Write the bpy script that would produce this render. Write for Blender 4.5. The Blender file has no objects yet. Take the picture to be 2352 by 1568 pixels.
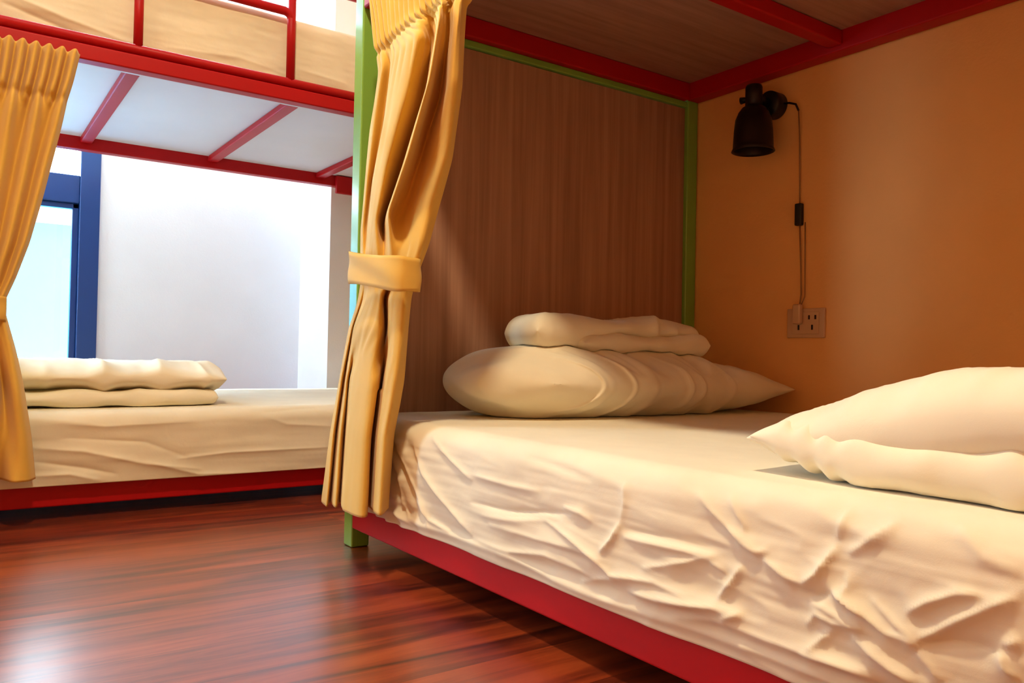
# Hostel dormitory: two red and green metal bunk beds, made beds, curtains, window.
import bpy, bmesh, math, random
import numpy as np
from mathutils import Vector, Matrix

SC = bpy.context.scene
COL = SC.collection
random.seed(4)

# ------------------------------------------------------------------ helpers
def lin(r, g, b):
    f = lambda c: (c / 255 / 12.92) if c / 255 <= 0.04045 else ((c / 255 + 0.055) / 1.055) ** 2.4
    return (f(r), f(g), f(b), 1)

def link(o, parent=None):
    COL.objects.link(o)
    if parent is not None:
        o.parent = parent
    return o

def thing(name, label, cat, loc=(0, 0, 0), group=None):
    o = bpy.data.objects.new(name, None)
    o.empty_display_size = 0.05
    o.location = loc
    link(o)
    return tag(o, label, cat, group)

def tag(o, label, cat, group=None):
    o['label'] = label
    o['category'] = cat
    if group:
        o['group'] = group
    return o

def struct(o):
    o['kind'] = 'structure'
    return o

def mesh_obj(name, verts, faces, m, parent=None, smooth=True):
    """verts are in world space; a parent Empty keeps its own place."""
    me = bpy.data.meshes.new(name)
    off = Vector((0, 0, 0))
    p = parent
    while p is not None:
        off += p.location
        p = p.parent
    me.from_pydata([(v[0] - off.x, v[1] - off.y, v[2] - off.z) for v in verts], [], faces)
    me.validate()
    bm = bmesh.new(); bm.from_mesh(me)
    bmesh.ops.recalc_face_normals(bm, faces=bm.faces)
    bm.to_mesh(me); bm.free()
    if smooth:
        for p_ in me.polygons:
            p_.use_smooth = True
    me.materials.append(m)
    o = bpy.data.objects.new(name, me)
    return link(o, parent)

class MB:
    """collects boxes, tubes and lathes into one mesh"""
    def __init__(s):
        s.v, s.f = [], []
    def box(s, a, b):
        (x0, y0, z0), (x1, y1, z1) = a, b
        n = len(s.v)
        s.v += [(x0, y0, z0), (x1, y0, z0), (x1, y1, z0), (x0, y1, z0), (x0, y0, z1), (x1, y0, z1), (x1, y1, z1), (x0, y1, z1)]
        s.f += [tuple(n + i for i in q) for q in ((0, 3, 2, 1), (4, 5, 6, 7), (0, 1, 5, 4), (1, 2, 6, 5), (2, 3, 7, 6), (3, 0, 4, 7))]
        return s
    def tube(s, pts, r, n=12):
        pts = [Vector(p) for p in pts]
        base = len(s.v)
        for i, p in enumerate(pts):
            d = (pts[min(i + 1, len(pts) - 1)] - pts[max(i - 1, 0)]).normalized()
            a = d.cross(Vector((0, 0, 1)))
            if a.length < 1e-3:
                a = d.cross(Vector((0, 1, 0)))
            a.normalize(); b = d.cross(a)
            rr = r[i] if isinstance(r, (list, tuple)) else r
            for k in range(n):
                t = 2 * math.pi * k / n
                s.v.append(tuple(p + a * rr * math.cos(t) + b * rr * math.sin(t)))
        for i in range(len(pts) - 1):
            for k in range(n):
                k2 = (k + 1) % n
                s.f.append((base + i * n + k, base + i * n + k2, base + (i + 1) * n + k2, base + (i + 1) * n + k))
        s.f.append(tuple(base + k for k in range(n))[::-1])
        s.f.append(tuple(base + (len(pts) - 1) * n + k for k in range(n)))
        return s
    def lathe(s, c, prof, n=40, axis='z'):
        base = len(s.v)
        for (r, h) in prof:
            for k in range(n):
                t = 2 * math.pi * k / n
                if axis == 'z':
                    s.v.append((c[0] + r * math.cos(t), c[1] + r * math.sin(t), c[2] + h))
                else:
                    s.v.append((c[0] + h, c[1] + r * math.cos(t), c[2] + r * math.sin(t)))
        for i in range(len(prof) - 1):
            for k in range(n):
                k2 = (k + 1) % n
                s.f.append((base + i * n + k, base + i * n + k2, base + (i + 1) * n + k2, base + (i + 1) * n + k))
        return s
    def build(s, name, m, parent=None, bevel=0.0, smooth=False):
        o = mesh_obj(name, s.v, s.f, m, parent, smooth)
        if bevel:
            md = o.modifiers.new('bevel', 'BEVEL')
            md.width = bevel; md.segments = 3; md.limit_method = 'ANGLE'
            for p in o.data.polygons:
                p.use_smooth = True
            md2 = o.modifiers.new('wn', 'WEIGHTED_NORMAL'); md2.keep_sharp = True
        return o

def sstep(a, b, x):
    t = np.clip((x - a) / (b - a), 0, 1)
    return t * t * (3 - 2 * t)

def vnoise(x, y, seed=0):
    """smooth 2-D value noise, about -1..1"""
    xi, yi = np.floor(x).astype(np.int64), np.floor(y).astype(np.int64)
    fx, fy = x - xi, y - yi
    fx = fx * fx * fx * (fx * (fx * 6 - 15) + 10); fy = fy * fy * fy * (fy * (fy * 6 - 15) + 10)
    def h(a, b):
        n = (a * 374761393 + b * 668265263 + seed * 974711) & 0xffffffff
        n = ((n ^ (n >> 13)) * 1274126177) & 0xffffffff
        n = (n ^ (n >> 16)) & 0xffff
        return n / 32767.5 - 1
    a = h(xi, yi) * (1 - fx) + h(xi + 1, yi) * fx
    b = h(xi, yi + 1) * (1 - fx) + h(xi + 1, yi + 1) * fx
    return a * (1 - fy) + b * fy

def fbm(x, y, seed=0, oct=3):
    s, a = 0, 1.0
    for k in range(oct):
        s = s + a * vnoise(x * 2 ** k, y * 2 ** k, seed + 17 * k)
        a *= 0.5
    return s / 1.75

def ridged(x, y, seed=0):
    return 1 - np.abs(vnoise(x, y, seed)) * 2

def creases(a, b, lst):
    """height of a family of creases; each is (polyline, width, height)"""
    out = np.zeros_like(a)
    for pts, w, hh in lst:
        best = np.full(a.shape, 9.0); bt = np.zeros_like(a)
        P = np.array(pts); seg = np.linalg.norm(P[1:] - P[:-1], axis=1); cum = np.concatenate([[0], np.cumsum(seg)])
        for i in range(len(P) - 1):
            d = P[i + 1] - P[i]
            t = np.clip(((a - P[i, 0]) * d[0] + (b - P[i, 1]) * d[1]) / max(d @ d, 1e-9), 0, 1)
            dist = np.hypot(a - P[i, 0] - t * d[0], b - P[i, 1] - t * d[1])
            k = dist < best
            best = np.where(k, dist, best); bt = np.where(k, (cum[i] + t * seg[i]) / cum[-1], bt)
        taper = 0.25 + 0.75 * np.sin(np.pi * np.clip(bt, 0, 1)) ** 0.6
        # sharp crest with softer shoulders
        out += hh * taper * (0.62 * np.exp(-(best / (w * 0.55)) ** 1.35) + 0.38 * np.exp(-(best / (w * 1.7)) ** 2))
    return out

def grid_faces(n, m, wrap_n=False, base=0):
    f = []
    for i in range(n - (0 if wrap_n else 1)):
        for j in range(m - 1):
            i2 = (i + 1) % n
            f.append((base + i * m + j, base + i2 * m + j, base + i2 * m + j + 1, base + i * m + j + 1))
    return f

# ------------------------------------------------------------------ materials
def mat(name):
    m = bpy.data.materials.new(name); m.use_nodes = True
    nt = m.node_tree
    return m, nt, nt.nodes['Principled BSDF']

def N(nt, t, **kw):
    n = nt.nodes.new(t)
    for k, v in kw.items():
        if k in ('operation', 'blend_type', 'data_type', 'noise_dimensions', 'wave_type', 'bands_direction', 'offset', 'interpolation'):
            setattr(n, k, v)
        else:
            n.inputs[k].default_value = v
    return n

def coords(nt, scale=(1, 1, 1), rot=(0, 0, 0)):
    tc = nt.nodes.new('ShaderNodeTexCoord'); mp = nt.nodes.new('ShaderNodeMapping')
    nt.links.new(tc.outputs['Object'], mp.inputs['Vector'])
    mp.inputs['Scale'].default_value = scale; mp.inputs['Rotation'].default_value = rot
    return mp.outputs['Vector']

def ramp(nt, fac, stops):
    r = nt.nodes.new('ShaderNodeValToRGB')
    e = r.color_ramp.elements
    while len(e) < len(stops):
        e.new(0.5)
    for el, (p, c) in zip(e, stops):
        el.position = p; el.color = c
    nt.links.new(fac, r.inputs['Fac'])
    return r.outputs['Color']

def bump(nt, h, strength, dist):
    b = nt.nodes.new('ShaderNodeBump')
    b.inputs['Strength'].default_value = strength; b.inputs['Distance'].default_value = dist
    nt.links.new(h, b.inputs['Height'])
    return b.outputs['Normal']

def paint(name, c, rough=0.4, var=0.06, bscale=60, bstr=0.08, coat=0.0, spec=0.5):
    m, nt, p = mat(name)
    n = N(nt, 'ShaderNodeTexNoise', Scale=6.0, Detail=4.0)
    nt.links.new(coords(nt), n.inputs['Vector'])
    d = tuple(max(0, x * (1 - var)) for x in c[:3]) + (1,)
    u = tuple(min(1, x * (1 + var)) for x in c[:3]) + (1,)
    nt.links.new(ramp(nt, n.outputs['Fac'], [(0.3, d), (0.7, u)]), p.inputs['Base Color'])
    n2 = N(nt, 'ShaderNodeTexNoise', Scale=float(bscale), Detail=3.0)
    nt.links.new(coords(nt), n2.inputs['Vector'])
    nt.links.new(bump(nt, n2.outputs['Fac'], bstr, 0.003), p.inputs['Normal'])
    p.inputs['Roughness'].default_value = rough
    p.inputs['Coat Weight'].default_value = coat; p.inputs['Specular IOR Level'].default_value = spec
    p.inputs['Coat Roughness'].default_value = 0.15
    return m

def fabric(name, c, rough=0.85, sheen=0.15, scale=900, bstr=0.12, stretch=(1, 1, 1), trans=0.0, big=0.0):
    m, nt, p = mat(name)
    n = N(nt, 'ShaderNodeTexNoise', Scale=float(scale), Detail=2.0)
    nt.links.new(coords(nt, stretch), n.inputs['Vector'])
    n3 = N(nt, 'ShaderNodeTexNoise', Scale=9.0, Detail=3.0)
    nt.links.new(coords(nt), n3.inputs['Vector'])
    d = tuple(x * 0.95 for x in c[:3]) + (1,); u = tuple(min(1, x * 1.04) for x in c[:3]) + (1,)
    nt.links.new(ramp(nt, n3.outputs['Fac'], [(0.3, d), (0.7, u)]), p.inputs['Base Color'])
    nb = bump(nt, n.outputs['Fac'], bstr, 0.0006)
    if big:
        n4 = N(nt, 'ShaderNodeTexNoise', Scale=38.0, Detail=3.0, Distortion=0.6)
        nt.links.new(coords(nt), n4.inputs['Vector'])
        b2 = nt.nodes.new('ShaderNodeBump'); b2.inputs['Strength'].default_value = big; b2.inputs['Distance'].default_value = 0.004
        nt.links.new(n4.outputs['Fac'], b2.inputs['Height']); nt.links.new(nb, b2.inputs['Normal'])
        nb = b2.outputs['Normal']
    nt.links.new(nb, p.inputs['Normal'])
    p.inputs['Roughness'].default_value = rough
    p.inputs['Sheen Weight'].default_value = sheen
    p.inputs['Specular IOR Level'].default_value = 0.25
    return m

def wood_floor():
    m, nt, p = mat('floor_planks')
    v = coords(nt)
    br = nt.nodes.new('ShaderNodeTexBrick')
    br.offset = 0.37; br.offset_frequency = 2
    for k, x in (('Scale', 1.0), ('Brick Width', 1.22), ('Row Height', 0.125), ('Mortar Size', 0.0007), ('Mortar Smooth', 0.3), ('Bias', 0.0)):
        br.inputs[k].default_value = x
    br.inputs['Color1'].default_value = (0, 0, 0, 1); br.inputs['Color2'].default_value = (1, 1, 1, 1); br.inputs['Mortar'].default_value = (0.5, 0.5, 0.5, 1)
    nt.links.new(v, br.inputs['Vector'])
    # grain streaks along the planks
    g = N(nt, 'ShaderNodeTexNoise', Scale=1.0, Detail=6.0, Roughness=0.62, Distortion=0.5)
    add = nt.nodes.new('ShaderNodeVectorMath'); add.operation = 'ADD'
    sc = nt.nodes.new('ShaderNodeVectorMath'); sc.operation = 'SCALE'; sc.inputs['Scale'].default_value = 7.0
    nt.links.new(br.outputs['Color'], sc.inputs[0]); nt.links.new(sc.outputs[0], add.inputs[1])
    nt.links.new(coords(nt, (2.2, 26, 1)), add.inputs[0]); nt.links.new(add.outputs[0], g.inputs['Vector'])
    mx = N(nt, 'ShaderNodeMath', operation='MULTIPLY_ADD'); mx.inputs[1].default_value = 0.13; 
    nt.links.new(br.outputs['Color'], mx.inputs[0]); nt.links.new(g.outputs['Fac'], mx.inputs[2])
    colr = ramp(nt, mx.outputs[0], [(0.36, lin(60, 17, 8)), (0.5, lin(110, 39, 15)), (0.62, lin(142, 56, 21)), (0.78, lin(163, 72, 32))])
    dk = nt.nodes.new('ShaderNodeMix'); dk.data_type = 'RGBA'; dk.blend_type = 'MULTIPLY'
    nt.links.new(br.outputs['Fac'], dk.inputs['Factor']); nt.links.new(colr, dk.inputs['A']); dk.inputs['B'].default_value = (0.45, 0.4, 0.4, 1)
    nt.links.new(dk.outputs['Result'], p.inputs['Base Color'])
    r2 = N(nt, 'ShaderNodeMapRange'); r2.inputs['To Min'].default_value = 0.2; r2.inputs['To Max'].default_value = 0.3
    nt.links.new(g.outputs['Fac'], r2.inputs['Value']); nt.links.new(r2.outputs['Result'], p.inputs['Roughness'])
    n2 = N(nt, 'ShaderNodeTexNoise', Scale=1.0, Detail=3.0)
    nt.links.new(coords(nt, (14, 70, 1)), n2.inputs['Vector'])
    nt.links.new(bump(nt, n2.outputs['Fac'], 0.09, 0.003), p.inputs['Normal'])
    p.inputs['Specular IOR Level'].default_value = 0.3
    p.inputs['Coat Weight'].default_value = 0.8; p.inputs['Coat Roughness'].default_value = 0.33; p.inputs['Coat IOR'].default_value = 1.6
    return m

def veneer(name, c0, c1, c2, scale, rough=0.5):
    m, nt, p = mat(name)
    g = N(nt, 'ShaderNodeTexNoise', Scale=1.0, Detail=5.0, Roughness=0.6, Distortion=0.3)
    nt.links.new(coords(nt, scale), g.inputs['Vector'])
    nt.links.new(ramp(nt, g.outputs['Fac'], [(0.32, c0), (0.5, c1), (0.68, c2)]), p.inputs['Base Color'])
    nt.links.new(bump(nt, g.outputs['Fac'], 0.06, 0.002), p.inputs['Normal'])
    p.inputs['Roughness'].default_value = rough
    return m

def plain(name, c, rough=0.5, metal=0.0):
    m, nt, p = mat(name)
    n = N(nt, 'ShaderNodeTexNoise', Scale=40.0, Detail=2.0)
    nt.links.new(coords(nt), n.inputs['Vector'])
    nt.links.new(bump(nt, n.outputs['Fac'], 0.03, 0.002), p.inputs['Normal'])
    p.inputs['Base Color'].default_value = c; p.inputs['Roughness'].default_value = rough; p.inputs['Metallic'].default_value = metal
    return m

def glass(name):
    m = bpy.data.materials.new(name); m.use_nodes = True
    nt = m.node_tree; nt.nodes.clear()
    out = nt.nodes.new('ShaderNodeOutputMaterial'); mx = nt.nodes.new('ShaderNodeMixShader')
    tr = nt.nodes.new('ShaderNodeBsdfTransparent'); gl = nt.nodes.new('ShaderNodeBsdfGlossy'); fr = nt.nodes.new('ShaderNodeFresnel')
    tr.inputs['Color'].default_value = (0.93, 0.98, 0.98, 1); gl.inputs['Roughness'].default_value = 0.02; fr.inputs['IOR'].default_value = 1.35
    nt.links.new(fr.outputs[0], mx.inputs[0]); nt.links.new(tr.outputs[0], mx.inputs[1]); nt.links.new(gl.outputs[0], mx.inputs[2])
    nt.links.new(mx.outputs[0], out.inputs['Surface'])
    return m

# ------------------------------------------------------------------ palette
M = dict(
    red=paint('red_enamel', lin(174, 8, 17), 0.45, 0.05, 90, 0.05, 0.0, 0.25),
    green=paint('green_enamel', (.22, .45, .07, 1), 0.3, 0.05, 90, 0.05, 0.3),
    wall=paint('ochre_wall_paint', (.88, .47, .17, 1), 0.85, 0.03, 160, 0.15),
    white=paint('white_wall_paint', lin(234, 236, 242), 0.8, 0.02, 160, 0.1),
    floor=wood_floor(),
    panel=veneer('brown_veneer', lin(156, 114, 92), lin(172, 129, 106), lin(186, 143, 118), (60, 60, 1.6), 0.5),
    ply=veneer('plywood_underside', lin(150, 108, 92), lin(164, 121, 104), lin(176, 132, 114), (3, 46, 10), 0.55),
    pale=paint('pale_board', lin(222, 224, 236), 0.6, 0.02, 30, 0.05),
    sheet=fabric('cotton_sheet', (.81, .745, .585, 1), big=0.12),
    sheet2=fabric('cotton_cover', (.83, .765, .60, 1), big=0.1),
    curtain=fabric('ochre_curtain_cloth', (.71, .43, .08, 1), 0.75, 0.2, 700, 0.2, (1, 1, 0.5)),
    dark=plain('dark_bronze', lin(40, 28, 26), 0.38, 0.6),
    black=plain('black_plastic', lin(18, 16, 16), 0.45),
    plate=plain('ivory_plastic', lin(206, 170, 140), 0.4),
    cord=plain('clear_cord', lin(150, 106, 66), 0.4),
    slot=plain('slot_black', lin(40, 16, 8), 0.6),
    frame=plain('blue_window_metal', lin(32, 66, 128), 0.35, 0.1),
    glass=glass('window_glass'),
    outside=paint('aqua_render', (.10, .42, .68, 1), 0.8, 0.03, 30, 0.1),
    ledge=paint('white_ledge', lin(245, 245, 245), 0.7, 0.02, 30, 0.05),
)

# ------------------------------------------------------------------ the room
X0, X1, Y0, Y1, ZC = -1.75, 1.69, -1.9, 3.46, 2.35
def slab(name, a, b, m):
    return struct(MB().box(a, b).build(name, m))
slab('floor', (X0 - .1, Y0 - .1, -.1), (X1 + .1, Y1 + .1, 0), M['floor'])
slab('ceiling', (X0 - .1, Y0 - .1, ZC), (X1 + .1, Y1 + .1, ZC + .1), M['white'])
slab('wall_right', (X1, Y0 - .1, 0), (X1 + .1, Y1 + .1, ZC), M['wall'])
slab('wall_front', (X0, Y0 - .1, 0), (X1, Y0, ZC), M['wall'])
# wall with the window the photograph shows
WX0, WX1, WZ0, WZ1 = -.95, .462, .12, 2.05
wb = MB().box((X0, Y1, 0), (WX0, Y1 + .12, ZC)).box((WX1, Y1, 0), (X1, Y1 + .12, ZC))
wb.box((WX0, Y1, 0), (WX1, Y1 + .12, WZ0)).box((WX0, Y1, WZ1), (WX1, Y1 + .12, ZC))
struct(wb.build('wall_back', M['white']))
struct(MB().box((1.268, 3.125, 0), (X1, Y1, ZC)).build('trim_1', M['white']))
# unseen window added in the left wall, beside the far bed, for side daylight
LY0, LY1, LZ0, LZ1 = 2.42, 3.3, .35, 2.1
wl = MB().box((X0 - .1, Y0 - .1, 0), (X0, LY0, ZC)).box((X0 - .1, LY1, 0), (X0, Y1 + .1, ZC))
wl.box((X0 - .1, LY0, 0), (X0, LY1, LZ0)).box((X0 - .1, LY0, LZ1), (X0, LY1, ZC))
struct(wl.build('wall_left', M['wall']))

# window: outer frame, transom, sash and panes
win = struct(bpy.data.objects.new('window_1', None)); win.location = ((WX0 + WX1) / 2, Y1, WZ0); link(win)
fr = MB()
fw = .07
fy0, fy1 = Y1 - .012, Y1 + .06
fr.box((WX1 - fw, fy0, WZ0), (WX1, fy1, WZ1)).box((WX0, fy0, WZ0), (WX0 + fw, fy1, WZ1))
fr.box((WX0 + fw, fy0, WZ1 - fw), (WX1 - fw, fy1, WZ1)).box((WX0 + fw, fy0, WZ0), (WX1 - fw, fy1, WZ0 + fw))
fr.build('frame', M['frame'], win, .004)
MB().box((WX0 + fw, fy0 + .006, .945), (WX1 - fw, fy1, 1.052)).build('transom', M['frame'], win, .004)
sa = MB(); sx = WX1 - fw
for a, b in ((WX0 + fw, -.26), (-.235, sx)):
    sa.box((a, Y1 + .01, WZ0 + fw), (a + .022, Y1 + .045, .945)).box((b - .022, Y1 + .01, WZ0 + fw), (b, Y1 + .045, .945))
    sa.box((a, Y1 + .01, WZ0 + fw), (b, Y1 + .045, WZ0 + fw + .04)).box((a, Y1 + .01, .925), (b, Y1 + .045, .945))
sa.build('sash', M['frame'], win, .003)
MB().box((WX0 + fw, Y1 + .026, 1.052), (sx, Y1 + .03, WZ1 - fw)).build('pane', M['glass'], win)
MB().box((WX0 + fw, Y1 + .026, WZ0 + fw + .02), (sx, Y1 + .03, .93)).build('pane', M['glass'], win)
win2 = struct(bpy.data.objects.new('added_window', None)); win2.location = (X0, (LY0 + LY1) / 2, LZ0); link(win2)
f2 = MB(); q = .06
f2.box((X0 - .06, LY0, LZ0), (X0 + .01, LY0 + q, LZ1)).box((X0 - .06, LY1 - q, LZ0), (X0 + .01, LY1, LZ1))
f2.box((X0 - .06, LY0 + q, LZ0), (X0 + .01, LY1 - q, LZ0 + q)).box((X0 - .06, LY0 + q, LZ1 - q), (X0 + .01, LY1 - q, LZ1))
f2.build('frame', M['frame'], win2, .004)
MB().box((X0 - .03, LY0 + q, LZ0 + q), (X0 - .026, LY1 - q, LZ1 - q)).build('pane', M['glass'], win2)
# the neighbouring building seen through the glass
nb = MB().box((-3.2, 4.75, -.6), (3.0, 4.95, 1.03))
o = struct(nb.build('wall_outside', M['outside']))
struct(MB().box((-3.2, 4.69, 1.03), (3.0, 4.97, 1.135)).build('ledge', M['ledge'], o, .01))

# ------------------------------------------------------------------ bunk on the right
PX, PY = .68, 1.526      # corner of the front post
BX, BN = 1.688, -.37     # wall side, far end towards the viewer's right
T = .04
def bar(name, a, b, m, parent, bev=.004):
    return MB().box(a, b).build(name, m, parent, bev)
bk = thing('bunk_bed', 'red and green metal bunk bed on the right, with a brown wooden end panel', 'bunk bed', (PX + .5, .58, 0), 'bunk beds')
for x in (PX, BX - T):
    for y in (PY, BN - T):
        bar('post', (x, y, 0), (x + T, y + T, 2.05), M['green'], bk)
bar('front_rail', (PX, BN, .04), (PX + .036, PY, .09), M['red'], bk)
bar('back_rail', (BX - T, BN, .04), (BX, PY, .09), M['red'], bk)
for y in (PY + .002, BN - .038):
    bar('end_rail', (PX + T, y, .04), (BX - T, y + .036, .088), M['red'], bk)
for k in range(5):
    y = -.2 + k * .37
    bar('slat', (PX + .036, y, .05), (BX - T, y + .03, .074), M['red'], bk)
bar('base_board', (PX + .038, BN + .01, .074), (BX - .045, PY - .005, .088), M['ply'], bk)
bar('end_panel', (PX + T, PY + .012, .088), (BX - T, PY + .028, 1.09), M['panel'], bk, .001)
# thin green edging round the panel, red rails of the upper deck
bar('panel_edging', (PX + T, PY + .004, 1.092), (BX - T, PY + .034, 1.108), M['green'], bk, .003)
U = 1.108
bar('upper_front_rail', (PX, BN, U), (PX + T, PY, U + .05), M['red'], bk)
bar('upper_back_rail', (BX - .046, BN, U), (BX - .002, PY, U + .05), M['red'], bk)
for y in (PY - .012, BN - .03):
    bar('upper_end_rail', (PX + T, y, U), (BX - .046, y + .036, U + .046), M['red'], bk)
for y in (1.075, .65, .225):
    bar('upper_slat', (PX + T, y - .018, U + .012), (BX - .046, y + .018, U + .045), M['red'], bk)
bar('upper_board', (PX + .03, BN, U + .046), (BX - .01, PY + .03, U + .06), M['ply'], bk, .001)

# ------------------------------------------------------------------ bunk on the left (across the back)
LX0, LX1, LF, LB = -.47, 1.235, 2.10, 3.09
lb = thing('bunk_bed', 'red metal bunk bed along the back wall, with a guard rail on top', 'bunk bed', (.4, 2.6, 0), 'bunk beds')
for x in (LX0 - T, LX1 + .36):
    for y in (LF, LB - T):
        bar('post', (x, y, 0), (x + T, y + T, 1.95), M['green'], lb)
LX2 = LX1 + .36
bar('front_rail', (LX0, LF + .014, .03), (LX2, LF + .046, .083), M['red'], lb)
bar('back_rail', (LX0, LB - T, .03), (LX2, LB, .085), M['red'], lb)
for x in (LX0 - .038, LX2 + .002):
    bar('end_rail', (x, LF + T, .035), (x + .036, LB - T, .085), M['red'], lb)
bar('base_board', (LX0, LF + .036, .06), (LX2, LB - T, .08), M['ply'], lb)
bar('upper_front_rail', (LX0, LF + .002, 1.07), (LX2, LF + .04, 1.107), M['red'], lb)
bar('lit_underside_strip', (LX0, LF + .042, 1.072), (LX2, LF + .054, 1.084), M['pale'], lb, .002)  # pale strip imitating the light caught on the rail's underside
bar('upper_back_rail', (LX0, LB - T, 1.066), (LX2, LB, 1.112), M['red'], lb)
bar('rail_bracket', (1.252, LB - .062, 1.035), (1.44, LB - .041, 1.105), M['red'], lb)
for x in (-.055, .36, .775, 1.19):
    bar('upper_slat', (x - .018, LF + .056, 1.088), (x + .018, LB - T, 1.108), M['red'], lb)
for x in (LX0 - .038, LX2 + .002):
    bar('upper_end_rail', (x, LF + T, 1.07), (x + .036, LB - T, 1.11), M['red'], lb)
bar('upper_board', (LX0, LF + .042, 1.108), (LX2, LB - .005, 1.12), M['pale'], lb, .001)
# guard rail: a frame standing on the upper rail
gy = LF + .012
g = MB().tube([(LX0, gy, 1.121), (LX2, gy, 1.121)], .0125)
g.tube([(LX0, gy, 1.402), (LX2, gy, 1.402)], .0115)
gr = g.build('guard_rail', M['red'], lb, 0, True)
MB().tube([(LX0, gy, 1.312), (.715, gy, 1.312), (.728, gy, 1.306), (.733, gy, 1.294), (.733, gy, 1.25)], .0115).build('middle_tube', M['red'], gr, 0, True)
for x in (-.03, .355):
    MB().tube([(x, gy, 1.125), (x, gy, 1.312)], .0108).build('upright', M['red'], gr, 0, True)
for x in (.733, 1.25):
    MB().tube([(x, gy, 1.125), (x, gy, 1.40)], .0115).build('upright', M['red'], gr, 0, True)

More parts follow.
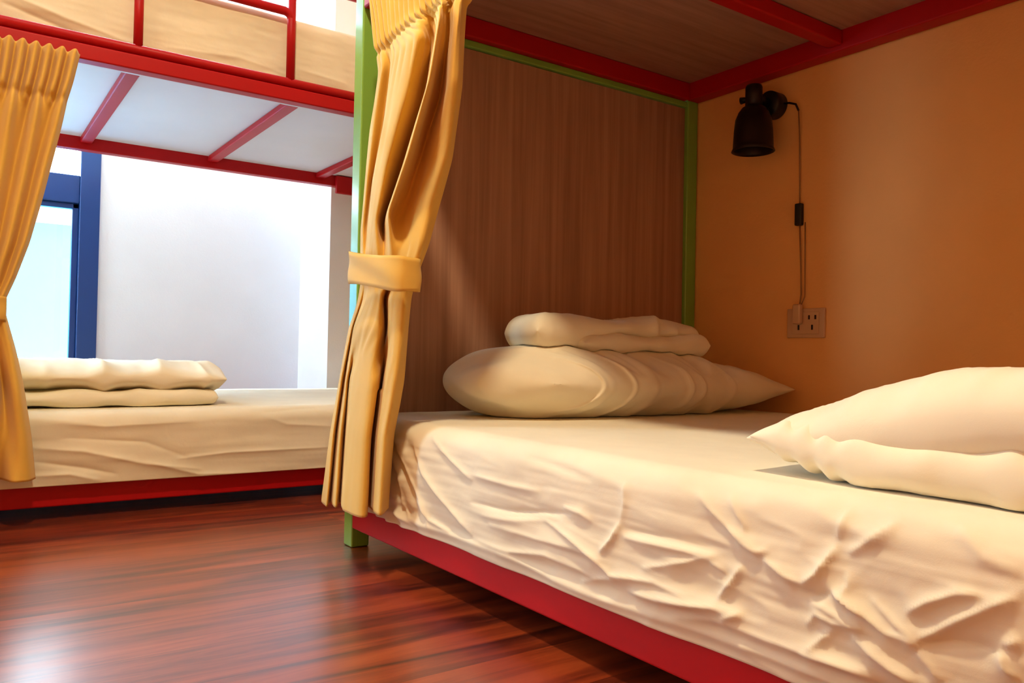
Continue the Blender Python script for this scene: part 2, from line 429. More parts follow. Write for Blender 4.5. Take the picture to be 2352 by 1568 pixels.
# ------------------------------------------------------------------ mattresses in sheets
NEAR = [[[[1.1909,0.2573],[1.1163,0.227],[1.0539,0.2057]],0.005,0.0035],[[[1.2426,0.2346],[1.2076,0.1971],[1.1433,0.1629],[1.0505,0.1202]],0.009,0.006],[[[1.3137,0.2405],[1.2613,0.1934],[1.205,0.1375],[1.1841,0.1035]],0.006,0.0045],[[[1.2321,0.1522],[1.1848,0.119],[1.1233,0.112]],0.006,0.0045],[[[1.289,0.1799],[1.2795,0.1317],[1.2574,0.1092]],0.006,0.004],[[[1.3385,0.1357],[1.3075,0.1137],[1.25,0.0976]],0.005,0.003],[[[1.0382,0.2136],[0.9535,0.2115],[0.8822,0.2128]],0.006,0.003],[[[1.0525,0.1714],[0.9522,0.1742],[0.8095,0.1948]],0.005,-0.0035],[[[1.0203,0.1555],[0.9334,0.1641],[0.8643,0.1765]],0.007,0.0025],[[[0.9997,0.1467],[0.8886,0.1466],[0.8007,0.1521],[0.7401,0.151]],0.009,0.004],[[[0.9326,0.1431],[0.847,0.1449],[0.7712,0.1442]],0.005,-0.002],[[[0.8643,0.1765],[0.8086,0.1649],[0.7608,0.1511],[0.7263,0.1349],[0.6548,0.1443],[0.6043,0.1393]],0.006,0.005],[[[1.045,0.1156],[0.9502,0.1157],[0.8628,0.1291],[0.7888,0.1261],[0.7565,0.122]],0.008,0.005],[[[0.7003,0.1344],[0.7429,0.1264],[0.7884,0.112]],0.005,0.003],[[[0.7148,0.2],[0.7274,0.1786],[0.7471,0.1586]],0.005,0.005],[[[0.708,0.1846],[0.63,0.1885],[0.5717,0.1918]],0.007,0.005],[[[0.705,0.1941],[0.6302,0.1978],[0.5769,0.1966]],0.006,-0.003],[[[0.5717,0.1908],[0.6159,0.1741],[0.673,0.156]],0.005,0.0035],[[[0.5987,0.2514],[0.5575,0.2258],[0.5151,0.2095]],0.005,0.0035],[[[0.5353,0.1892],[0.5492,0.1679],[0.5659,0.1482]],0.005,0.0045],[[[0.5767,0.1848],[0.5566,0.1777]],0.004,0.003],[[[0.6906,0.1226],[0.615,0.1315],[0.5632,0.1392],[0.5391,0.14]],0.008,0.0045],[[[0.825,0.2007],[0.7873,0.1998],[0.769,0.1936]],0.005,0.0035],[[[0.7128,0.2483],[0.709,0.2244],[0.7148,0.2011]],0.005,0.002],[[[0.9139,0.2551],[0.8503,0.2513],[0.774,0.2443]],0.008,-0.0025],[[[0.5588,0.2563],[0.5356,0.2308],[0.5338,0.2242]],0.004,0.0025],[[[0.5529,0.2234],[0.5353,0.2129],[0.5167,0.2065],[0.5038,0.2125]],0.005,0.0045],[[[0.5069,0.2025],[0.48,0.1914],[0.4561,0.1869]],0.006,0.005],[[[0.4753,0.1847],[0.4488,0.1805],[0.4349,0.1871]],0.005,-0.004],[[[0.43,0.2292],[0.4477,0.2015],[0.4606,0.1902]],0.006,0.006],[[[0.4308,0.1919],[0.4146,0.185],[0.3979,0.1774]],0.006,0.005],[[[0.457,0.1523],[0.4472,0.1651],[0.4277,0.1619],[0.4013,0.1646]],0.005,0.0045],[[[0.4276,0.157],[0.4412,0.143],[0.4552,0.1287]],0.005,0.004],[[[0.4545,0.1758],[0.4278,0.1705],[0.4013,0.1646]],0.006,0.004],[[[0.5599,0.1273],[0.5476,0.1335],[0.5339,0.1414]],0.005,0.004],[[[0.6326,0.1114],[0.5689,0.1233],[0.5007,0.1226],[0.3972,0.1277]],0.009,0.005],[[[0.7029,0.1226],[0.6474,0.1242],[0.5692,0.1375],[0.5512,0.1353]],0.008,0.005],[[[0.4288,0.1895],[0.3982,0.1789],[0.3768,0.1678],[0.3546,0.1675]],0.006,0.006],[[[0.394,0.1932],[0.3677,0.1774],[0.3536,0.1707]],0.005,0.0035],[[[0.3598,0.1903],[0.3433,0.2034],[0.3202,0.216],[0.3043,0.22]],0.006,0.0055],[[[0.3604,0.1614],[0.3245,0.1906],[0.2982,0.2098],[0.2749,0.2265]],0.007,0.006],[[[0.3526,0.1681],[0.3243,0.1757],[0.2895,0.1796]],0.009,-0.006],[[[0.3748,0.2584],[0.4001,0.2398],[0.4167,0.2281]],0.006,0.0045],[[[0.4241,0.2624],[0.4273,0.2459],[0.4295,0.237]],0.004,0.0025],[[[0.4101,0.156],[0.3828,0.144],[0.3542,0.1321]],0.009,0.007],[[[0.2895,0.1791],[0.2853,0.1689],[0.277,0.162]],0.006,0.005],[[[0.2747,0.1934],[0.2854,0.1839]],0.006,0.004],[[[0.3253,0.2634],[0.3029,0.2486],[0.2751,0.2423]],0.008,0.0035],[[[0.4164,0.2093],[0.4141,0.2016],[0.4196,0.1898]],0.006,0.003],[[[0.463,0.1228],[0.4268,0.1258],[0.3878,0.1233]],0.008,0.006],[[[0.3525,0.1604],[0.3408,0.1507],[0.3332,0.14]],0.008,0.004]]
LEFT = [[[[0.1426,0.235],[0.3018,0.2134],[0.5017,0.2195]],0.01,0.004],[[[0.1602,0.1693],[0.26,0.1571],[0.3943,0.1202],[0.5196,0.0996]],0.01,0.005],[[[0.161,0.139],[0.261,0.1187],[0.3313,0.0995]],0.01,-0.005],[[[0.1578,0.1066],[0.2316,0.1062],[0.2963,0.0873]],0.01,0.005],[[[0.4698,0.1284],[0.5897,0.1374],[0.8566,0.1376]],0.007,0.004],[[[0.6774,0.2358],[0.7778,0.2445],[0.8779,0.248]],0.008,-0.003],[[[0.217,0.1902],[0.393,0.1727],[0.4893,0.1298]],0.009,-0.003],[[[0.5201,0.0815],[0.5506,0.0663],[0.5914,0.0712]],0.008,0.004],[[[0.3942,0.1252],[0.515,0.087],[0.6978,0.08]],0.009,0.004],[[[0.6776,0.2277],[0.7391,0.2039],[0.8672,0.1941]],0.01,0.003]]

def mattress(name, m, L0, L1, D0, D1, z0, z1, axis, fine, disp, r=.034, bulge=.004):
    """a mattress in a fitted sheet. Runs L0..L1 along `axis`, its front face at D0.
    fine = (a, b) stretch of L meshed finely, disp(L, cross, zone) = cloth relief."""
    la, lb_ = fine
    Ls = np.unique(np.concatenate([np.linspace(L0, la, 30), np.linspace(la, lb_, int((lb_ - la) / .0028)), np.linspace(lb_, L1, 30)]))
    # closed cross-section (d, z) starting at the bottom of the front face
    prof = []
    for z in np.linspace(z0, z1 - r, 66): prof.append((D0, z, -1, 0))
    for t in np.linspace(0, math.pi / 2, 16)[1:]: prof.append((D0 + r - r * math.cos(t), z1 - r + r * math.sin(t), -math.cos(t), math.sin(t)))
    for d in np.linspace(D0 + r, D1 - r, 90)[1:]: prof.append((d, z1, 0, 1))
    for t in np.linspace(0, math.pi / 2, 6)[1:]: prof.append((D1 - r + r * math.sin(t), z1 - r + r * math.cos(t), math.sin(t), math.cos(t)))
    prof.append((D1, z0, 1, 0))
    for d in np.linspace(D1 - .05, D0 + .05, 5): prof.append((d, z0, 0, -1))
    P = np.array(prof)
    l = Ls[:, None] + 0 * P[None, :, 0]
    d = 0 * l + P[None, :, 0]; z = 0 * l + P[None, :, 1]; nd = 0 * l + P[None, :, 2]; nz = 0 * l + P[None, :, 3]
    # the front face bellies out a little
    hgt = np.clip((z - z0) / (z1 - z0), 0, 1)
    h = disp(l, d, z, nd, nz) + bulge * np.sin(np.pi * hgt) * (nd < -.5)
    d2, z2 = d + nd * h, z + nz * h
    # rounded ends
    e = np.minimum(l - L0, L1 - l)
    k = 1 - np.clip(e / .03, 0, 1); sh = .03 * (1 - np.sqrt(np.clip(1 - k * k, 0, 1)))
    d2 = d2 - nd * sh; z2 = z2 - np.maximum(nz, 0) * sh
    n, q = l.shape
    pts = np.stack([d2, l, z2] if axis == 'y' else [l, d2, z2], -1).reshape(-1, 3)
    faces = []
    for i in range(n - 1):
        for j in range(q):
            j2 = (j + 1) % q
            faces.append((i * q + j, (i + 1) * q + j, (i + 1) * q + j2, i * q + j2))
    faces.append(tuple(range(q))); faces.append(tuple((n - 1) * q + j for j in range(q)))
    return mesh_obj(name, pts.tolist(), faces, m)

def disp_near(l, d, z, nd, nz):
    front = sstep(.0, .9, -nd)
    f = 1.5 * creases(l, z, NEAR)
    f += .0012 * fbm(l * 5, z * 80, 6) + .0022 * fbm(l * 7, z * 26, 3) + .0012 * ridged(l * 16 + z * 9, z * 48 - l * 6, 8) * sstep(1.4, .3, l)
    # gathers at the bottom hem
    f += .0035 * np.exp(-((z - .104 - .006 * vnoise(l * 5, z * 0, 5)) / .006) ** 2) - .003 * np.exp(-((z - .118 - .008 * vnoise(l * 4, z * 0, 9)) / .008) ** 2)
    f += .003 * vnoise(l * 9, z * 3, 31)
    # corner pleats fanning down from the head end
    u = l - 1.33
    f += .0035 * np.sin((np.arctan2(z - .34, u - .12)) * 34) * np.exp(-(u / .13) ** 2) * sstep(.27, .22, z)
    top = .0022 * fbm(l * 3.2, d * 3.6, 21) + .0009 * fbm(l * 11, d * 9, 22) - .003 * np.exp(-((l - 1.2) / .35) ** 2) * 0
    return f * front + top * (1 - front) * np.clip(nz, 0, 1)

mt = mattress('mattress', M['sheet'], BN + .02, PY - .002, .672, BX - .028, .089, .275, 'y', (.24, 1.45), disp_near)
tag(mt, 'wrinkled cream mattress on the lower deck of the right bunk, under the pillow', 'mattress', 'mattresses in cream sheets')

def disp_left(l, d, z, nd, nz):
    front = sstep(.0, .9, -nd)
    f = creases(l, z, LEFT) + .0025 * fbm(l * 3, z * 22, 41) + .003 * vnoise(l * 5, z * 9, 44)
    top = .003 * fbm(l * 3.2, d * 3.6, 51)
    return f * front + top * (1 - front) * np.clip(nz, 0, 1)
mt2 = mattress('mattress', M['sheet'], LX0 + .02, LX2 - .02, LF - .010, LB - .02, .081, .252, 'x', (.1, 1.0), disp_left)
tag(mt2, 'smooth cream mattress on the lower deck of the back bunk, below the window', 'mattress', 'mattresses in cream sheets')

def disp_up(l, d, z, nd, nz):
    front = sstep(.0, .9, -nd)
    f = .003 * fbm(l * 3, z * 20, 61) + .002 * fbm(l * 8, z * 30, 63)
    f += creases(l, z, [([(.05, 1.2), (.2, 1.165), (.35, 1.14)], .012, .006), ([(.08, 1.17), (.25, 1.13)], .01, -.006), ([(.0, 1.24), (.16, 1.2)], .01, .005),
                        ([(.42, 1.15), (.6, 1.165), (.72, 1.15)], .01, .003), ([(.76, 1.17), (.9, 1.16)], .01, .004)])
    return f * front + .003 * fbm(l * 3, d * 3, 65) * (1 - front) * np.clip(nz, 0, 1)
mt3 = mattress('mattress', M['sheet'], LX0 + .02, LX2 - .02, LF + .034, LB - .02, 1.121, 1.315, 'x', (.05, 1.0), disp_up)
tag(mt3, 'cream mattress behind the red guard rail on the upper deck', 'mattress', 'mattresses in cream sheets')

# ------------------------------------------------------------------ pillow, quilts, folded linen
def f_round(e):
    e = np.clip(e, 0, 1)
    return np.sqrt(np.clip(1 - (1 - e) ** 2, 0, 1))

def cushion_geo(c, zc, th, rs, rt, n=90, m=70, k=None, disp=None, lat=None, base=0):
    """c = four plan corners (s0t0, s1t0, s1t1, s0t1); zc(s,t) mid height, th(s,t) thickness;
    rs = taper lengths at s=0 and s=1 (as fractions), rt the same for t."""
    w = lambda q: .5 - .5 * np.cos(np.pi * np.linspace(0, 1, q))
    mixw = lambda q: .93 * w(q) + .07 * np.linspace(0, 1, q)
    s, t = np.meshgrid(mixw(n), mixw(m), indexing='ij')
    a, b = 2 * s - 1, 2 * t - 1
    k = k(a, b)
    s2 = .5 + .5 * a * np.sqrt(np.clip(1 - k * b * b / 2, 0, 1)); t2 = .5 + .5 * b * np.sqrt(np.clip(1 - k * a * a / 2, 0, 1))
    c = np.array(c, float)
    XY = ((1 - s2) * (1 - t2))[..., None] * c[0] + (s2 * (1 - t2))[..., None] * c[1] + (s2 * t2)[..., None] * c[2] + ((1 - s2) * t2)[..., None] * c[3]
    prof = f_round(s / rs[0]) * f_round((1 - s) / rs[1]) * f_round(t / rt[0]) * f_round((1 - t) / rt[1])
    Z, H = zc(s, t), th(s, t) * .5 * prof
    if lat:     # sideways folds of the rim
        ctr = c.mean(0); o_ = XY - ctr; o_ = o_ / (np.linalg.norm(o_, axis=-1, keepdims=True) + 1e-6)
        XY = XY + o_ * (lat(s, t) * (1 - prof ** 2))[..., None]
    du = disp(s, t, XY, 1) if disp else 0
    dl = disp(s, t, XY, -1) if disp else 0
    edge = np.sqrt(np.clip(prof, 0, 1))
    top = np.dstack([XY, Z + H + du * edge]); bot = np.dstack([XY, Z - H - dl * edge])
    v = np.concatenate([top.reshape(-1, 3), bot.reshape(-1, 3)])
    N_ = n * m
    faces = [tuple(base + i for i in q) for q in grid_faces(n, m)]
    faces += [tuple(base + N_ + i for i in q[::-1]) for q in grid_faces(n, m)]
    return v.tolist(), faces

from mathutils.bvhtree import BVHTree
def surface(o):
    me = o.data
    return BVHTree.FromPolygons([o.matrix_basis @ v.co for v in me.vertices], [tuple(p.vertices) for p in me.polygons])

def cloth_obj(name, parts, m, on=None, parent=None):
    """several soft layers in one cloth; `on` is what it lies on: the cloth is pressed flat against it"""
    V, F = [], []
    tree = surface(on) if on is not None else None
    for g_ in parts:
        v, f = cushion_geo(*g_[0], base=len(V), **g_[1])
        if tree:
            h = len(v) // 2
            for i in range(h):
                for q, gap in ((i, .0035), (i + h, .002)):
                    hit = tree.ray_cast(Vector((v[q][0], v[q][1], 1.0)), Vector((0, 0, -1)))
                    if hit[0] is not None and v[q][2] < hit[0].z + gap:
                        v[q][2] = hit[0].z + gap
            for i in range(h):      # keep the rim welded
                if abs(v[i][2] - v[i + h][2]) < .0017: v[i + h][2] = v[i][2]
        V += v; F += f
    me = bpy.data.meshes.new(name); me.from_pydata(V, [], F)
    bm = bmesh.new(); bm.from_mesh(me)
    bmesh.ops.remove_doubles(bm, verts=bm.verts, dist=1e-5)
    bmesh.ops.recalc_face_normals(bm, faces=bm.faces)
    bm.to_mesh(me); bm.free()
    for p in me.polygons: p.use_smooth = True
    me.materials.append(m)
    o = bpy.data.objects.new(name, me)
    return link(o, parent)

# pillow: long side along the end panel, full left lobe, right corner drawn to a tip
def pil_d(s, t, xy, side):
    d = .006 * fbm(s * 3, t * 3, 71)
    d += .0065 * np.sin(s * 50 + 7 * t + 3 * vnoise(s * 5, t * 3, 73)) * np.exp(-((s - .45) / .3) ** 2) * sstep(.8, .1, t) * sstep(0, .06, t)
    d += .008 * ridged(s * 7.5 - t * 2.6, t * 1.5, 77) * sstep(.3, .5, s)
    d += .006 * ridged(s * 12 + t * 3, t * 2, 79) * sstep(.25, 0, s)
    d += .0055 * np.maximum(0, ridged(s * 15 - 1.6 * t * t, t * 1.3, 75)) ** 1.5 * sstep(.62, .3, t) * sstep(0, .08, t) * sstep(.8, .55, s)
    return d
pc = [(.862, 1.142), (1.678, 1.175), (1.650, 1.505), (.760, 1.505)]
pil = cloth_obj('pillow', [((pc, lambda s, t: .346 - .016 * s,
                            lambda s, t: .160 * (1 - .12 * s ** 2), (.25, .58), (.55, .42)),
                           dict(n=220, m=110, k=lambda a, b: .62 * sstep(.6, -1, a) + .16, disp=pil_d, lat=lambda s, t: (.009 * np.maximum(0, ridged(s * 17 + 2.2 * t, t * 1.6, 75)) ** 1.4 + .005 * fbm(s * 6, t * 3, 76)) * sstep(.9, .6, s) * sstep(.7, .4, t)))], M['sheet2'], mt)
tag(pil, 'plump cream pillow lying against the brown end panel of the right bunk', 'pillow')

# folded linen on the pillow: folded at the left, two layers showing at the right
def lin_d1(s, t, xy, side):
    return .005 * fbm(s * 3.2, t * 2.4, 81) + .006 * ridged(s * 5, t * 2.4, 83) * (side > 0) * sstep(.2, .6, s) + .003 * fbm(s * 12, t * 5, 84)
def lin_d2(s, t, xy, side):
    return .006 * fbm(s * 6, t * 3, 86) + .003 * ridged(s * 9, t * 3, 88)
lc = [(.925, 1.252), (1.445, 1.270), (1.548, 1.46), (.995, 1.475)]
lc2 = [(1.045, 1.238), (1.445, 1.250), (1.545, 1.45), (1.06, 1.46)]
fl = cloth_obj('folded_linen', [
    ((lc2, lambda s, t: .427 + .003 * s, lambda s, t: .036 + .006 * np.sin(s * 9), (.10, .05), (.10, .15)), dict(n=90, m=44, k=lambda a, b: .12 + 0 * a, disp=lin_d2)),
    ((lc, lambda s, t: .4475 + .014 * sstep(.25, .5, s) - .006 * sstep(.75, 1, s), lambda s, t: .082 - .042 * sstep(.22, .46, s) + .016 * np.exp(-((s - .68) / .10) ** 2) - .012 * sstep(.75, 1, s), (.09, .06), (.16, .2)), dict(n=130, m=56, k=lambda a, b: .22 + 0 * a, disp=lin_d1, lat=lambda s, t: .006 * ridged(s * 8, t * 2, 115) * sstep(.5, .1, t)))],
    M['sheet2'], pil)
tag(fl, 'folded cream linen lying on top of the pillow', 'linen')

# thick quilt folded in two at the right edge of the picture
def q_up(s, t, xy, side):
    x, y = xy[..., 0], xy[..., 1]
    d = .008 * fbm(y * 5, x * 3, 91) + .005 * fbm(y * 14, x * 7, 92) + .004 * np.maximum(0, ridged(y * 9 + x * 2, x * 4, 93)) ** 2
    fr_ = np.exp(-(t / .2) ** 2)
    d += fr_ * (.006 * np.maximum(0, ridged(y * 11 - x * 4, x * 5, 94)) ** 1.5 + .002 * ridged(y * 26, x * 8, 95))
    d += .004 * ridged(y * 20 + x * 14, x * 9, 99) * sstep(.80, 1, s)
    return d
def q_lo(s, t, xy, side):
    x, y = xy[..., 0], xy[..., 1]
    fr_ = np.exp(-(t / .12) ** 2)
    d = .003 * fbm(y * 8, x * 4, 96) + fr_ * .004 * ridged(y * 17 - x * 9, x * 6, 97) + fr_ * .0035 * np.sin(y * 95 + 6 * vnoise(y * 9, x, 98))
    return d + .005 * ridged(y * 30 + x * 12, x * 9, 100) * sstep(.82, 1, s)
# s runs from the far end (y -.4) to the folded end, t from the front edge to the wall side
qc_u = [(.706, -.36), (.742, .592), (1.42, .62), (1.42, -.36)]
qc_l = [(.700, -.36), (.738, .588), (1.41, .61), (1.41, -.36)]
quilt = cloth_obj('quilt', [
    ((qc_l, lambda s, t: .300 + .014 * sstep(.84, 1, s), lambda s, t: .054 - .006 * sstep(.8, 1, s), (.05, .10), (.042, .1)), dict(n=230, m=80, k=lambda a, b: .02 + 0 * a, disp=q_lo, lat=lambda s, t: .006 * np.maximum(0, ridged(s * 15 + 3 * t, t * 2, 111)) ** 1.4 * sstep(.4, .1, t))),
    ((qc_u, lambda s, t: .357 - .042 * sstep(.66, 1, s) - .004 * np.exp(-(t / .12) ** 2), lambda s, t: .086 + .006 * sstep(.55, .8, s), (.05, .20), (.085, .15)), dict(n=250, m=90, k=lambda a, b: .05 + 0 * a, disp=q_up, lat=lambda s, t: .007 * np.maximum(0, ridged(s * 10 + 2 * t, t * 2, 112)) ** 1.4 * sstep(.5, .1, t)))], M['sheet2'], mt)
tag(quilt, 'thick cream quilt folded in two at the front of the right bunk', 'quilt', 'folded quilts')

def q2u(s, t, xy, side):
    x, y = xy[..., 0], xy[..., 1]
    fr_ = np.exp(-(t / .22) ** 2)
    return .010 * fbm(x * 5, y * 4, 101) + fr_ * (.014 * ridged(x * 8, y * 5, 103) + .006 * ridged(x * 19, y * 9, 105)) + .003 * fbm(x * 18, y * 10, 104)
def q2l(s, t, xy, side):
    x, y = xy[..., 0], xy[..., 1]
    return .005 * fbm(x * 7, y * 6, 106) + np.exp(-(t / .15) ** 2) * .006 * ridged(x * 12, y * 5, 107)
q2 = cloth_obj('quilt', [
    (([(-.36, 2.150), (.598, 2.160), (.615, 2.78), (-.36, 2.78)], lambda s, t: .273 + 0 * s, lambda s, t: .042 + 0 * s, (.05, .022), (.04, .1)), dict(n=170, m=60, k=lambda a, b: .10 + 0 * a, disp=q2l, lat=lambda s, t: .006 * ridged(s * 9 + 3 * t, t * 2, 113) * sstep(.4, .1, t))),
    (([(-.36, 2.156), (.612, 2.166), (.628, 2.78), (-.36, 2.78)], lambda s, t: .330 + .004 * sstep(0, .4, t) - .010 * s, lambda s, t: .080 - .012 * s, (.05, .036), (.20, .15)), dict(n=200, m=80, k=lambda a, b: .12 + 0 * a, disp=q2u, lat=lambda s, t: .014 * np.maximum(0, ridged(s * 7 + 3 * t, t * 2, 114)) ** 1.2 * sstep(.4, .1, t)))], M['sheet2'], mt2)
tag(q2, 'cream quilt folded on the back bunk, beside the left curtain', 'quilt', 'folded quilts')

# ------------------------------------------------------------------ curtains
def catmull(xs, ys, q):
    """smooth interpolation through knots (xs rising)"""
    xs, ys = np.array(xs, float), np.array(ys, float)
    mth = np.gradient(ys, xs)
    i = np.clip(np.searchsorted(xs, q) - 1, 0, len(xs) - 2)
    h = xs[i + 1] - xs[i]; t = np.clip((q - xs[i]) / h, 0, 1)
    return ((2 * t ** 3 - 3 * t ** 2 + 1) * ys[i] + (t ** 3 - 2 * t ** 2 + t) * h * mth[i] + (-2 * t ** 3 + 3 * t ** 2) * ys[i + 1] + (t ** 3 - t ** 2) * h * mth[i + 1])

def table(rows, zq):
    """rows: {z: values}; interpolated value lists at each zq"""
    zs = sorted(rows); A = np.array([rows[z] for z in zs], float)
    return np.stack([np.interp(zq, zs, A[:, j]) for j in range(A.shape[1])], -1)

def smooth_rows(a, k=5):
    b = a.copy()
    for _ in range(k):
        b[1:-1] = (b[:-2] + 2 * b[1:-1] + b[2:]) / 4
    return b

def curtain(name, m, edges, folds, zt, zb, place, pleats, hz, pamp, nu=260, nv=190, parent=None, tilt=None):
    """edges {z: (a0, a1)} outline along the rail; folds {z: (positions.., depths..)}; place(a, d, z) -> xyz"""
    z = np.linspace(zt, zb, nv)
    E_ = smooth_rows(table(edges, z), 4); Fd = smooth_rows(table(folds, z), 6)
    k = Fd.shape[1] // 2
    u = np.linspace(0, 1, nu)
    V = []
    for i in range(nv):
        d = catmull(Fd[i, :k], Fd[i, k:], u)
        w = sstep(hz - .035, hz + .01, z[i])
        pl = np.sin(np.pi * pleats * u) ** 2 * 2 - 1
        d = d * (1 - .85 * w) + w * pamp * pl + (1 - w) * sstep(hz - .16, hz - .02, z[i]) * .35 * pamp * pl
        d = d - .006 * np.exp(-((z[i] - hz + .004) / .008) ** 2)
        d = d + .0012 * vnoise(u * 30, np.full_like(u, z[i] * 9), 120)
        a = E_[i, 0] + (E_[i, 1] - E_[i, 0]) * u
        zz = z[i] + (tilt(u, z[i]) if tilt else 0)
        for j in range(nu):
            V.append(place(a[j], d[j], float(zz[j]) if hasattr(zz, '__len__') else float(zz)))
    o = mesh_obj(name, V, grid_faces(nv, nu), m, parent)
    sd = o.modifiers.new('cloth', 'SOLIDIFY'); sd.thickness = .0016; sd.offset = 0
    return o

cu = thing('curtain', 'ochre curtain tied back against the green post of the right bunk', 'curtain', (.63, 1.35, .08), 'ochre bunk curtains')
# plan of the hanging cloth at several heights: twelve points along it (y), then their distance from the aisle (x)
def row(u, d): return tuple(u) + tuple(d)
FOLD = {1.1: [1.4366, 1.3909, 1.3502, 1.3159, 1.2369, 1.1863, 1.1461, 1.13, 1.1143, 1.0907, 1.0795, 1.0793, 0.652, 0.646, 0.646, 0.644, 0.642, 0.644, 0.642, 0.645, 0.648, 0.646, 0.648, 0.656], 0.985: [1.4009, 1.3681, 1.3354, 1.3028, 1.2199, 1.1738, 1.1377, 1.1294, 1.1178, 1.0911, 1.0801, 1.0832, 0.65, 0.646, 0.646, 0.642, 0.64, 0.644, 0.64, 0.645, 0.648, 0.645, 0.648, 0.658], 0.925: [1.3845, 1.3417, 1.3373, 1.28, 1.1693, 1.1992, 1.0899, 1.1225, 1.1432, 1.0824, 1.0794, 1.0939, 0.65, 0.64, 0.652, 0.632, 0.62, 0.664, 0.614, 0.64, 0.662, 0.638, 0.645, 0.662], 0.83: [1.4266, 1.3755, 1.3695, 1.2982, 1.2104, 1.244, 1.1148, 1.1526, 1.1751, 1.1033, 1.0875, 1.1, 0.655, 0.64, 0.655, 0.628, 0.618, 0.668, 0.61, 0.64, 0.667, 0.64, 0.645, 0.664], 0.725: [1.4448, 1.4048, 1.4133, 1.347, 1.2783, 1.3203, 1.1838, 1.2038, 1.2238, 1.1584, 1.1314, 1.1439, 0.655, 0.642, 0.655, 0.63, 0.62, 0.667, 0.61, 0.632, 0.657, 0.65, 0.655, 0.674], 0.64: [1.4604, 1.4263, 1.4257, 1.3629, 1.3202, 1.3639, 1.2503, 1.2736, 1.2629, 1.2111, 1.1857, 1.191, 0.655, 0.645, 0.652, 0.63, 0.622, 0.657, 0.61, 0.635, 0.65, 0.648, 0.655, 0.674], 0.585: [1.4507, 1.4233, 1.4115, 1.3643, 1.3222, 1.319, 1.2617, 1.251, 1.2372, 1.2015, 1.1902, 1.2042, 0.652, 0.645, 0.645, 0.632, 0.626, 0.64, 0.622, 0.63, 0.638, 0.64, 0.648, 0.665], 0.54: [1.4354, 1.4126, 1.3946, 1.3646, 1.3324, 1.3086, 1.2722, 1.2567, 1.2376, 1.2191, 1.2115, 1.2195, 0.648, 0.643, 0.641, 0.635, 0.632, 0.636, 0.63, 0.634, 0.636, 0.638, 0.644, 0.655], 0.5: [1.4538, 1.424, 1.4187, 1.3749, 1.3292, 1.3052, 1.3, 1.3393, 1.2828, 1.2528, 1.2325, 1.243, 0.65, 0.642, 0.645, 0.632, 0.622, 0.62, 0.626, 0.652, 0.632, 0.628, 0.636, 0.655], 0.445: [1.5012, 1.4611, 1.4734, 1.4201, 1.3597, 1.3092, 1.2937, 1.3497, 1.2726, 1.2389, 1.2292, 1.2518, 0.652, 0.64, 0.65, 0.63, 0.616, 0.614, 0.626, 0.662, 0.63, 0.624, 0.634, 0.655], 0.35: [1.5394, 1.498, 1.513, 1.4609, 1.4802, 1.4027, 1.318, 1.3064, 1.3691, 1.2791, 1.2351, 1.2562, 0.652, 0.64, 0.652, 0.635, 0.648, 0.622, 0.612, 0.626, 0.664, 0.628, 0.622, 0.652], 0.242: [1.5784, 1.5237, 1.5512, 1.4793, 1.5046, 1.416, 1.3272, 1.321, 1.3958, 1.2972, 1.2549, 1.2838, 0.652, 0.636, 0.654, 0.632, 0.652, 0.62, 0.608, 0.622, 0.666, 0.626, 0.618, 0.65], 0.1: [1.6169, 1.5437, 1.577, 1.4942, 1.525, 1.4256, 1.3336, 1.3273, 1.4137, 1.2991, 1.2605, 1.3008, 0.65, 0.632, 0.654, 0.63, 0.654, 0.618, 0.606, 0.62, 0.668, 0.622, 0.616, 0.65]}
def draped(name, m, rows, zb, pleats, hz, pamp, parent, nu=300, nv=220):
    zt = max(rows)
    z = np.linspace(zt, zb, nv)
    T_ = smooth_rows(table(rows, z), 5)
    k = T_.shape[1] // 2
    T_[:, k:] = np.where((z < .33)[:, None], np.minimum(T_[:, k:], .6555), T_[:, k:])   # clear of the mattress
    t = np.linspace(0, k - 1, nu); ks = np.arange(k)
    V = []
    for i in range(nv):
        y = catmull(ks, T_[i, :k], t); x = catmull(ks, T_[i, k:], t)
        w = sstep(hz - .02, hz + .006, z[i])
        arc = np.concatenate([[0], np.cumsum(np.hypot(np.diff(y), np.diff(x)))]); arc /= arc[-1]
        pl = np.abs(np.sin(np.pi * pleats * arc)) ** .8 * 2 - 1
        x = x - pamp * pl * (w + (1 - w) * .3 * sstep(hz - .15, hz - .02, z[i])) + .006 * np.exp(-((z[i] - hz + .002) / .007) ** 2)
        x = x + .0012 * vnoise(arc * 26, np.full_like(t, z[i] * 9), 120)
        zz = z[i] + (-.010 + .040 * arc) * sstep(.4, .09, z[i])
        V += [(float(a), float(b), float(c)) for a, b, c in zip(x, y, np.broadcast_to(zz, x.shape))]
    o = mesh_obj(name, V, grid_faces(nv, nu), m, parent)
    sd = o.modifiers.new('cloth', 'SOLIDIFY'); sd.thickness = .0016; sd.offset = 0
    return o
draped('cloth', M['curtain'], FOLD, .092, 19, .968, .0055, cu)
